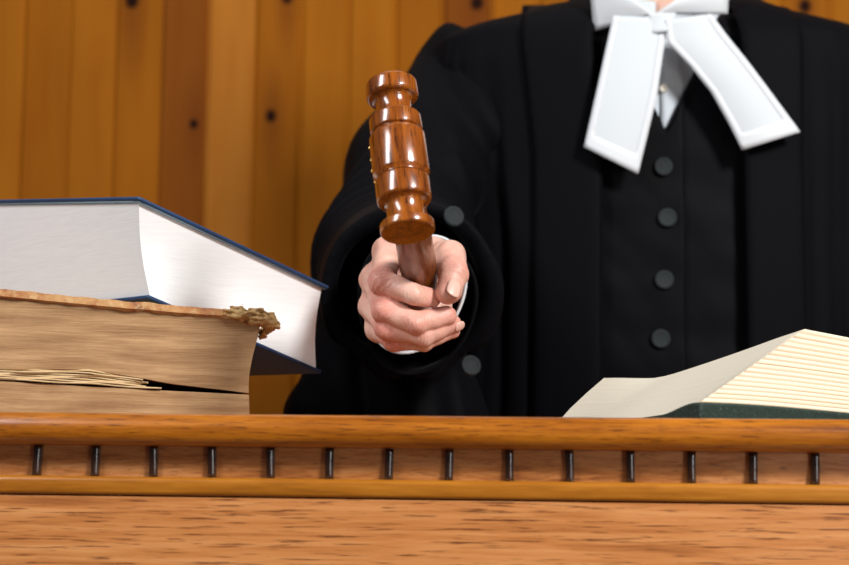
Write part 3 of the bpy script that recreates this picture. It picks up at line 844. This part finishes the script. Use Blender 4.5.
# collar band round the neck
ncx, nay = .002, .015
rows = []
for i, (h, a, b) in enumerate(((.455, .074, .070), (.475, .070, .068), (.495, .067, .066), (.515, .065, .064))):
    r = []
    for k in range(61):
        t = -math.pi / 2 + R_(14) + (2 * math.pi - R_(28)) * k / 60
        dip = .018 * max(0, -math.sin(t)) ** 3
        r.append(PP(ncx + a * math.cos(t), nay - .0 + b * math.sin(t) , h - dip))
    rows.append(r)
obj('collar_band', grid(rows), wht, person, solid=.002)
def tabmesh(outline, F0, curve=0.0, n=16, m=28):
    """outline: (left edge px list top->bottom, right edge px list top->bottom), F0(t) forward distance"""
    le, re = outline; rows = []
    def samp(e, t):
        s = np.cumsum([0] + [math.dist(e[i], e[i + 1]) for i in range(len(e) - 1)]); s = s / s[-1]
        return (float(np.interp(t, s, [p[0] for p in e])), float(np.interp(t, s, [p[1] for p in e])))
    for j in range(m + 1):
        t = j / m; a = samp(le, t); b = samp(re, t); r = []
        for i in range(n + 1):
            s = i / n; x = a[0] + (b[0] - a[0]) * s; y = a[1] + (b[1] - a[1]) * s
            r.append(G(x, y, F0(t) - curve * math.sin(math.pi * s) + .0015 * math.sin(3 * t + 2 * s)))
        rows.append(r)
    return rows
def hemmed(rows, parent, nhem=3):
    o = obj('neck_band', grid(rows), wht, parent, solid=.0012)
    n, m = len(rows[0]), len(rows); off = -FWD * .0007
    V = [p + off for r in rows for p in r]; F = []
    for j in range(m - 1):
        for i in range(n - 1):
            if i < 2 or i >= n - 3 or j >= m - 4: F.append((j * n + i, j * n + i + 1, (j + 1) * n + i + 1, (j + 1) * n + i))
    used = sorted({k for f in F for k in f}); mp = {k: i for i, k in enumerate(used)}
    obj('hem', ([V[k] for k in used], [tuple(mp[k] for k in f) for f in F]), wht_h, o, solid=.0009, label='stitched double hem')
hemmed(tabmesh(([(613, 16), (599, 80), (584, 147)], [(668, 18), (657, 95), (638, 174)]), lambda t: 1.522 - .004 * math.sin(math.pi * t) - .004 * t, .004), person)
hemmed(tabmesh(([(665, 20), (667, 42), (690, 66), (711, 92), (728, 122), (742, 150)], [(711, 14), (727, 36), (748, 62), (766, 86), (783, 109), (800, 132)]), lambda t: 1.518 - .002 * math.sin(math.pi * t) - .001 * t, .005), person)
# tie knot
obj('band_knot', grid(tabmesh(([(648, 13), (652, 33)], [(676, 13), (671, 31)]), lambda t: 1.5185, .0015, 10, 6)), wht, person, solid=.0008)
# collar wings
def wing(pts, F):
    (a, b, c, d) = pts
    rows = []
    for j in range(9):
        t = j / 8; r = []
        for i in range(11):
            s = i / 10
            x = (a[0] * (1 - s) + b[0] * s) * (1 - t) + (d[0] * (1 - s) + c[0] * s) * t
            y = (a[1] * (1 - s) + b[1] * s) * (1 - t) + (d[1] * (1 - s) + c[1] * s) * t
            r.append(G(x, y, F + .028 * abs(s - F_IN[0]) ** 1.5 - .004 * math.sin(math.pi * t)))
        rows.append(r)
    return grid(rows)
F_IN = [1.0]
obj('collar_wing', wing([(590, -18), (628, -4), (655, 14), (594, 31)], 1.520), wht_h, person, solid=.0022)
F_IN = [0.0]
obj('collar_wing', wing([(682, -4), (729, -18), (727, 14), (655, 14)], 1.520), wht_h, person, solid=.0022)

# ---- sleeves (implicit cloth)
S0 = np3(G(462, 78, 1.69)); S1 = np3(G(416, 172, 1.60)); S2 = np3(G(394, 262, 1.49)); S3 = np3(G(412, 292, 1.295))
Sarm = np3(PP(-.15, .01, .38))
D1a, D1b = np3(G(352, 310, 1.50)), np3(G(336, 415, 1.50))
D2a, D2b = np3(G(420, 350, 1.46)), np3(G(430, 430, 1.46))
axs = (S3 - S2) / np.linalg.norm(S3 - S2)
RG, FW, UU = np3(RGT), np3(FWD), np3(UP)
def sleeve(P):
    d = d_cap(P, (S0, S1, .060, .072))
    d = smin(d, d_cap(P, (S1, S2, .072, .079)), .03)
    d = smin(d, d_cap(P, (S2, S3, .079, .083)), .03)
    d = smin(d, d_cap(P, (Sarm, S1, .07, .06)), .04)
    d = smin(d, d_cap(P, (S0 + UU * .012, np3(PP(-.13, .03, .452)), .042, .035)), .03)
    d = smin(d, d_cap(P, (D1a, D1b, .034, .052)), .04)
    d = smin(d, d_cap(P, (D2a, D2b, .05, .06)), .04)
    # folds: draped ridges from the shoulder, rings near the elbow
    x = (P - S1) @ RG; z = (P - S1) @ UU; y = (P - S1) @ FW
    s = (P - S2) @ axs
    f1 = .0065 * np.sin(x * 88 + z * 40 + 1.5 * np.sin(z * 14)) * np.clip((z + .08) / .1, 0, 1) * np.clip((x + .005) / .05, 0, 1)
    r = np.sqrt(np.maximum(0, np.sum((P - S3) ** 2, -1) - ((P - S3) @ axs) ** 2))
    f2 = .0030 * np.sin(s * 210 + 1.2 * np.sin(x * 30)) * np.clip((s + .09) / .05, 0, 1) * np.clip((.16 - s) / .06, 0, 1) * np.clip((z + .20) / .08, 0, 1)
    f3 = .0040 * np.sin(x * 120 + .8 * np.sin(z * 22) + y * 40) * np.clip((-.10 - z) / .08, 0, 1)
    d = d + f1 + f2 + f3
    # opening: cut flat then hollow
    e = (P - S3) @ axs + .004 * np.sin(x * 60)
    d = smax(d, e, .003)
    q = P - S3; al = q @ axs; rad = np.linalg.norm(q - al[..., None] * axs, axis=-1)
    hol = smax(rad - (.0655 + .002 * np.sin(x * 70)), -(al + .12), .02)
    return smax(d, -hol, .014)
pts = np.array([S0, S1, S2, S3, D1b, D2b, Sarm]); 
obj('gown_sleeve', nets(sleeve, pts.min(0) - .115, pts.max(0) + .115, .0034), blk, person).modifiers.new('sm', 'SMOOTH').iterations = 2
LA = np3(G(866, 92, 1.69)); LB = np3(PP(.300, .05, .15)); LC = np3(PP(.285, -.01, -.13))
def sleeve2(P):
    d = d_cap(P, (LA, LB, .066, .088)); d = smin(d, d_cap(P, (LB, LC, .088, .105)), .03)
    d = smin(d, d_cap(P, (np3(PP(.13, .01, .38)), LA, .07, .06)), .04)
    x = (P - LB) @ RG; z = (P - LB) @ UU; y = (P - LB) @ FW
    d = d + .005 * np.sin(x * 70 - z * 26 + 1.3 * np.sin(z * 12) + y * 30)
    q = P - LC; al = q @ (-UU); rad = np.linalg.norm(q - al[..., None] * (-UU), axis=-1)
    d = smax(d, al - .03, .003)
    return smax(d, -smax(rad - .09, -(al + .10), .02), .003)
pts = np.array([LA, LB, LC, np3(PP(.13, .01, .38))])
obj('gown_sleeve', nets(sleeve2, pts.min(0) - .12, pts.max(0) + .12, .005), blk, person)
# jacket sleeve, shirt cuff
def tubeof(c0, c1, r0, r1, n=56, rim=.0, wob=.0, k2=.0, tilt=0.0):
    ax_ = (c1 - c0).normalized(); v_ = (UP * math.cos(tilt) + RGT * math.sin(tilt)); v_ = (v_ - ax_ * v_.dot(ax_)).normalized(); u_ = v_.cross(ax_); rows = []
    for j in range(9):
        t = j / 8; r = []
        for k in range(n):
            a = 2 * math.pi * k / n
            rx = r0[0] + (r1[0] - r0[0]) * t; ry = r0[1] + (r1[1] - r0[1]) * t
            w = 1 + wob * math.sin(3 * a + 1) * t + k2 * math.sin(5 * a + 6 * t)
            r.append(c0.lerp(c1, t) + u_ * (rx * w * math.cos(a)) + v_ * (ry * w * math.sin(a)))
        rows.append(r)
    return grid(rows, True)
Wr = Vector(wrist); El = Vector(elbow)
fa = (Wr - El).normalized()
cuff0 = HL(262, 270, -150); cuff1 = HL(272, 262, -72)
cf = obj('shirt_cuff', tubeof(cuff0, cuff1, (.041, .053), (.039, .0545), tilt=R_(28)), wht_h, person, solid=.0022)
obj('jacket_sleeve', tubeof(HL(262, 290, -230), HL(268, 292, -92), (.056, .060), (.052, .063), wob=.04, k2=.012), blk2, person, solid=.003)
for (bx, by, F) in ((453, 217, 1.272), (470, 366, 1.30)):
    p = G(bx, by, F)
    button(p, (-FWD + RGT * .35 + UP * .2).normalized(), .0098, person)

# ------------------------------------------------------------------ light
def area(name, loc, tgt, size, power, col=(1, 1, 1), sy=None):
    l = bpy.data.lights.new(name, 'AREA'); l.energy = power; l.color = col; l.size = size
    if sy: l.shape = 'RECTANGLE'; l.size_y = sy
    o = bpy.data.objects.new(name, l); COL.objects.link(o)
    o.location = loc; o.rotation_euler = (Vector(tgt) - Vector(loc)).to_track_quat('-Z', 'Y').to_euler(); return o
area('softbox_light', (1.5, -.35, 2.5), (0.05, 1.3, 1.1), .48, 84, (1, .985, .965), .55)
area('fill_light', (-1.6, -.25, 2.5), (0, 1.4, 1.15), .5, 43, (.97, .985, 1), 1.3)
area('ceiling_light', (-.2, 1.6, 2.85), (-.3, 2.3, 1.0), 1.2, 5, (1, .95, .88), .5)
area('low_softbox_light', (1.0, -.25, .98), (.3, .94, 1.0), .45, 4.5, (1, .98, .96), .5)
w = bpy.data.worlds.new('world'); S.world = w; w.use_nodes = True
w.node_tree.nodes['Background'].inputs[0].default_value = (.95, .97, 1, 1); w.node_tree.nodes['Background'].inputs[1].default_value = .06
S.view_settings.view_transform = 'Standard'; S.view_settings.look = 'None'; S.view_settings.gamma = 1; S.view_settings.use_curve_mapping = False
S.view_settings.exposure = 0.0
for o in list(bpy.data.objects):
    if 'W' in o: del o['W']
